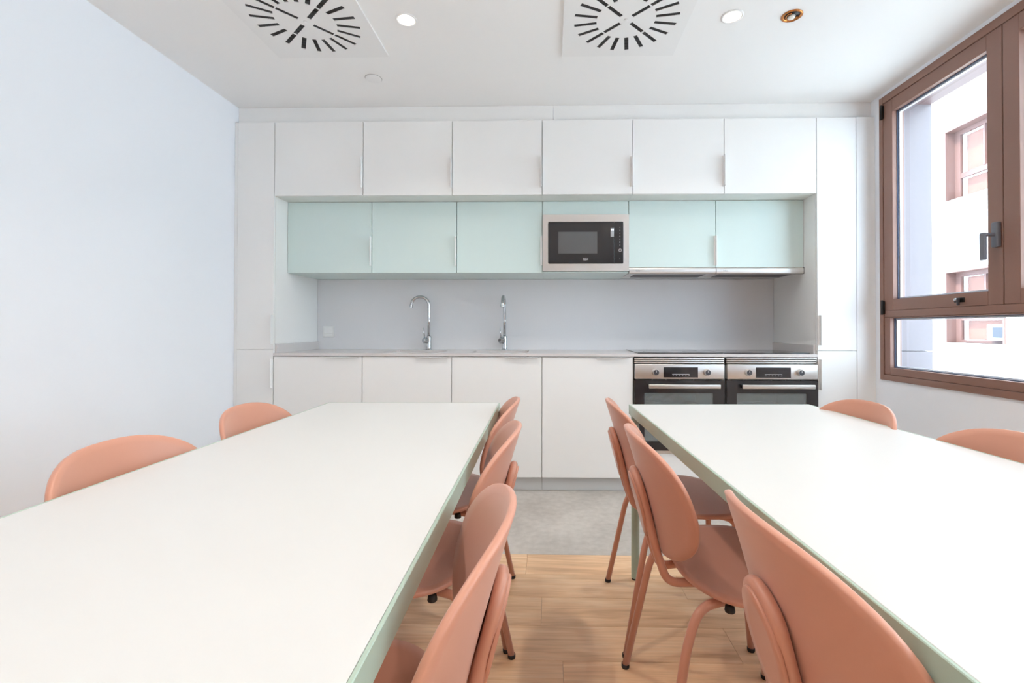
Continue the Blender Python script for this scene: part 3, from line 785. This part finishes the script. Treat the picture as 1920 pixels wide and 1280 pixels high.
link('spring', tube([Vector((1.160 + .027 * math.cos(a_ * .6), 2.291 + .027 * math.sin(a_ * .6), CEIL - .004)) for a_ in range(8)], .003, 8), 'copper', t)
t = thing('smoke_alarm', 'small round white cover flush on the ceiling', 'ceiling cover', (-1.062, 2.818, CEIL))
link('cover', lathe([(0, -.006), (.043, -.006), (.047, -.003), (.047, -.0003), (0, -.0003)], (-1.062, 2.818, CEIL), 'Z', 36), 'vent', t, smooth_angle=40)
link('rim', lathe([(.0472, 0), (.0490, 0), (.0490, -.0008), (.0472, -.0008), (.0472, 0)], (-1.062, 2.818, CEIL - .0003), 'Z', 36), 'edge_shade', t)  # dark ring painting the shadow at the cover's edge

# ================================================================== TABLES
TZ = 0.75
def table(fr_corner, width, length, rz, label, side):
    """fr_corner: far corner on the aisle side; side=-1 table lies to the left of it, +1 to the right"""
    t = thing('dining_table', label, 'table', (fr_corner[0], fr_corner[1], 0), 'long dining tables', rz)
    x0, x1 = (-width, 0.0) if side < 0 else (0.0, width)
    y0, y1 = -length, 0.0
    e = .006
    link('tabletop', box(x0 + e + .0003, x1 - e - .0003, y0 + e + .0003, y1 - e - .0003, TZ - .014, TZ, .0006, 1), 'table_top', t, local=True)
    for (a, b_, c, d) in ((x0, x0 + e, y0, y1), (x1 - e, x1, y0, y1), (x0 + e, x1 - e, y1 - e, y1), (x0 + e, x1 - e, y0, y0 + e)):
        link('edge_rail', box(a, b_, c, d, TZ - .042, TZ + .0003, .0012, 1), 'sage', t, local=True)
    for (a, b_, c, d) in ((x0 + e, x0 + .03, y0 + .04, y1 - .04), (x1 - .03, x1 - e, y0 + .04, y1 - .04)):
        link('under_rail', box(a, b_, c, d, TZ - .041, TZ - .0145, .001, 1), 'sage', t, local=True)
    r = .0175
    for (x, y) in ((x0 + r + e, y0 + r + e), (x1 - r - e, y0 + r + e), (x0 + r + e, y1 - r - e), (x1 - r - e, y1 - r - e)):
        lg = link('leg', tube([(x, y, .008), (x, y, TZ - .0145)], r, 20), 'sage', t, local=True, smooth_angle=40)
        link('foot', tube([(x, y, 0.0005), (x, y, .0078)], r * .9, 16), 'rubber', lg, local=True)
    return t
table((-.222, 2.124), .768, 1.88, math.radians(1.3), 'long white dining table with sage frame on the left', -1)
table((.346, 2.094), .794, 1.86, math.radians(1.8), 'long white dining table with sage frame on the right', 1)

# ================================================================== CHAIRS
def superell(a, b_, n, th):
    c, s_ = math.cos(th), math.sin(th)
    return (a * math.copysign(abs(c) ** (2 / n), c), b_ * math.copysign(abs(s_) ** (2 / n), s_))

def shell(outline, surf, thick, rings=9, seg=64):
    """closed shell: outline(th)->(p,q) flat coords, surf(p,q)->(point, normal)"""
    b = new_bm()
    fr = [i / rings for i in range(rings)] + [.985]
    def layer(off, fracs):
        out = []
        for f in fracs:
            if f == 0:
                P, Nn = surf(*centre); out.append([b.verts.new(P + Nn * off)]); continue
            ring = []
            for k in range(seg):
                p, q = outline(2 * math.pi * k / seg)
                p, q = centre[0] + (p - centre[0]) * f, centre[1] + (q - centre[1]) * f
                P, Nn = surf(p, q); ring.append(b.verts.new(P + Nn * off))
            out.append(ring)
        return out
    centre = outline(None)
    A = layer(thick / 2, fr); mid = layer(thick * .28, [.996])[0]; mid2 = layer(-thick * .28, [.996])[0]; B = layer(-thick / 2, fr)
    loops = A + [mid, mid2] + B[::-1]
    for r0, r1 in zip(loops, loops[1:]):
        for k in range(seg):
            k2 = (k + 1) % seg
            if len(r0) == 1: b.faces.new((r0[0], r1[k], r1[k2]))
            elif len(r1) == 1: b.faces.new((r0[k], r1[0], r0[k2]))
            else: b.faces.new((r0[k], r1[k], r1[k2], r0[k2]))
    for f in b.faces: f.smooth = True
    bmesh.ops.recalc_face_normals(b, faces=list(b.faces))
    return b

BZ0, BZ1 = .492, .812
def back_x(z):                                      # centre line of the backrest
    t_ = (z - BZ0) / (BZ1 - BZ0)
    return -.222 - .070 * t_ - .018 * t_ * t_
def back_surf(y, z):
    P = Vector((back_x(z) + 1.25 * y * y, y, z))
    dz = (back_x(z + .001) - back_x(z - .001)) / .002; dy = 2.5 * y
    return P, Vector((1, -dy, -dz)).normalized()
def back_outline(th):
    if th is None: return (0.0, .655)
    c, s_ = math.cos(th), math.sin(th)
    n = 2.6 if s_ > 0 else 2.15
    p, q = superell(.233, .155 if s_ > 0 else .165, n, th)
    return p, .657 + q
def seat_surf(x, y):
    z = .449 + .010 * ((x) / .2) ** 2 * (1 if x < 0 else -1.3) + .006 * (y / .22) ** 2
    return Vector((x, y, z)), Vector((0, 0, 1))
def seat_outline(th):
    if th is None: return (0.01, 0.0)
    p, q = superell(.180, .226, 2.45, th)
    return p - .010, q

TOP = .310
chair_meshes = []                                   # (name, mesh, material, parent index)
def build_chair_parts():
    def add(name, bm, mat, par=None, sa=None):
        me = bpy.data.meshes.new(name); bm.to_mesh(me); bm.free(); me.materials.append(M[mat])
        if sa:
            for p in me.polygons: p.use_smooth = True
            me.set_sharp_from_angle(angle=math.radians(sa))
        chair_meshes.append((name, me, par)); return len(chair_meshes) - 1
    add('seat', shell(seat_outline, seat_surf, .012), 'chair')
    add('backrest', shell(back_outline, back_surf, .012), 'chair')
    r = .0110
    # spine loop: under the seat, up behind the backrest, closed by an arch at the top
    hy = .043
    def off(z): return back_x(z) - .0175
    side = [Vector((.04, hy + .03, .428)), Vector((-.15, hy + .008, .424))]
    zs = [.50, .56, .62, .655]
    right = fillet(side + [Vector((off(.40) + .008, hy, .418))] + [Vector((off(z), hy, z)) for z in zs], .055, 7)
    arch = []
    for k in range(1, 12):
        a = math.pi * k / 12
        z = .655 + hy * math.sin(a); arch.append(Vector((off(z), hy * math.cos(a), z)))
    left = [Vector((p.x, -p.y, p.z)) for p in right[::-1]]
    add('spine_tube', tube(right + arch + left, r, 12), 'chair_metal')
    # oval plate at the outer side of the loop
    def pl_out(th):
        if th is None: return (0., .612)
        p, q = superell(.053, .086, 2.0, th); return p, .610 + q
    def pl_surf(y, z):
        P, N_ = back_surf(0, z); return Vector((off(z) - .0122, y, z)), N_
    add('back_plate', shell(pl_out, pl_surf, .007, 3, 40), 'chair_metal')
    for s_ in (1, -1):
        leg = add('rear_leg', tube(fillet([(-.03, s_ * .118, .4315), (-.172, s_ * .176, .4315), (-.206, s_ * .198, .36), (-.276, s_ * .235, .010)], .085, 9), r, 12), 'chair_metal')
        add('foot_cap', lathe([(0, 0), (.0115, .0005), (.0125, .004), (.0125, .013), (0, .013)], (-.2765, s_ * .2352, .0), 'Z', 14), 'rubber', leg)
        leg = add('front_leg', tube(fillet([(.02, s_ * .11, .428), (.110, s_ * .155, .424), (.126, s_ * .170, .36), (.148, s_ * .195, .010)], .05, 7), r, 12), 'chair_metal')
        add('foot_cap', lathe([(0, 0), (.0115, .0005), (.0125, .004), (.0125, .013), (0, .013)], (.1482, s_ * .1953, .0), 'Z', 14), 'rubber', leg)
        add('stacking_pad', lathe([(0, 0), (.011, 0), (.012, .003), (.010, .015), (0, .015)], (-.105, s_ * .187, .4285), 'Z', 14), 'rubber')
build_chair_parts()

def chair(bx, by, rz, label):
    """bx, by: middle of the backrest's top edge; rz: direction the chair faces"""
    x = bx + TOP * math.cos(math.radians(rz)); y = by + TOP * math.sin(math.radians(rz))
    t = thing('dining_chair', label, 'chair', (x, y, 0), 'terracotta dining chairs', math.radians(rz))
    objs = []
    for name, me, par in chair_meshes:
        o = bpy.data.objects.new(name, me); COL.objects.link(o)
        o.parent = t if par is None else objs[par]
        objs.append(o)
    return t
# aisle side of the left table (backs to the aisle, facing left)
chair(-.119, 1.832, 182, 'terracotta chair on the aisle side of the left table, nearest the kitchen')
chair(-.083, 1.333, 182, 'terracotta chair on the aisle side of the left table, second from the kitchen')
chair(-.056, .742, 183, 'terracotta chair on the aisle side of the left table, nearest the camera')
# aisle side of the right table (facing right)
chair(.217, 1.812, 0.3, 'terracotta chair on the aisle side of the right table, nearest the kitchen')
chair(.210, 1.297, 0.3, 'terracotta chair on the aisle side of the right table, second from the kitchen')
chair(.292, .718, 2, 'terracotta chair on the aisle side of the right table, nearest the camera')
# wall side of the left table
chair(-1.098, 1.650, 3.5, 'terracotta chair on the left wall side of the left table, farthest away')
chair(-1.064, 1.108, 3.5, 'terracotta chair on the left wall side of the left table, middle one')
chair(-1.052, .566, 3.5, 'terracotta chair barely seen at the left edge of the photo')
# window side of the right table
chair(1.200, 1.797, 182, 'terracotta chair on the window side of the right table, nearest the kitchen')
chair(1.240, 1.252, 182, 'terracotta chair on the window side of the right table, cut by the right edge')

# ================================================================== OUTSIDE
XFAC = 8.0
fc = new_bm()
# facade with window openings
FW = []
for (yy0, yy1) in ((8.51, 9.76), (5.2, 6.45)):
    for zz0 in (.815, 3.64, -2.01): FW.append((yy0, yy1, zz0, zz0 + 1.44))
cols = sorted({(a, b_) for a, b_, _, _ in FW}); rows = sorted({(c, d) for _, _, c, d in FW})
ys = [-8.0]; 
for a, b_ in cols: ys += [a, b_]
ys.append(24.0)
for i in range(0, len(ys) - 1, 2): box(XFAC, XFAC + .4, ys[i], ys[i + 1], -5, 14, bm=fc)
for a, b_ in cols:
    z = -5
    for c, d in rows: box(XFAC, XFAC + .4, a, b_, z, c, bm=fc); z = d
    box(XFAC, XFAC + .4, a, b_, z, 14, bm=fc)
bld = thing('facade_building', 'sunlit white building across the street, seen through the window', 'building', (XFAC, 8, -5))
link('wall', fc, 'facade', bld)
for (a, b_, c, d) in FW:
    f = new_bm(); x0_, x1_ = XFAC + .16, XFAC + .22
    box(x0_, x1_, a, a + .10, c, d, bm=f); box(x0_, x1_, b_ - .16, b_, c, d, bm=f)
    box(x0_, x1_, a + .1, b_ - .16, d - .13, d, bm=f); box(x0_, x1_, a + .1, b_ - .16, c, c + .06, bm=f)
    box(x0_ + .005, x1_, a + .1, b_ - .16, c + .44, c + .54, bm=f)
    wn = link('facade_window', f, 'facade_frame', bld)
    link('surround', (lambda q: (box(XFAC - .03, x0_, b_ - .04, b_, c, d, bm=q), box(XFAC - .03, x0_, a, a + .03, c, d, bm=q), box(XFAC - .03, x0_, a + .03, b_ - .04, d - .05, d, bm=q), q)[-1])(new_bm()), 'facade_frame', wn)
    link('sill', box(XFAC - .05, x0_, a - .02, b_ + .02, c - .03, c + .0, bm=None), 'facade', wn)
    ym_ = (a + b_) / 2 - .06
    link('mullion', box(x0_ - .005, x1_, ym_ - .02, ym_ + .02, c + .54, d - .13), 'facade_frame', wn)
    for (p, q, r_, s_) in ((a + .1, ym_ - .02, c + .54, d - .13), (ym_ + .02, b_ - .16, c + .54, d - .13), (a + .1, b_ - .16, c + .06, c + .44)):
        link('pane', box(x0_ + .03, x0_ + .04, p, q, r_, s_), 'glass', wn)
        link('curtain', box(x0_ + .14, x0_ + .16, p, q - .0, r_, s_), 'curtain', wn)
ac = thing('air_conditioner', 'white air conditioner box in the lower window across the street', 'air conditioner', (XFAC + .05, 8.75, .88))
link('case', box(XFAC + .02, XFAC + .15, 8.56, 8.90, .885, 1.17, .01, 2), 'facade', ac)
link('grille', box(XFAC + .012, XFAC + .0195, 8.57, 8.78, .93, 1.12, .002, 1), 'dark', ac)
tag(link('street', box(XR + WT + .05, XFAC, -8, 24, -5.2, -5.0), 'ground'), 'pale street paving far below the window', 'street')
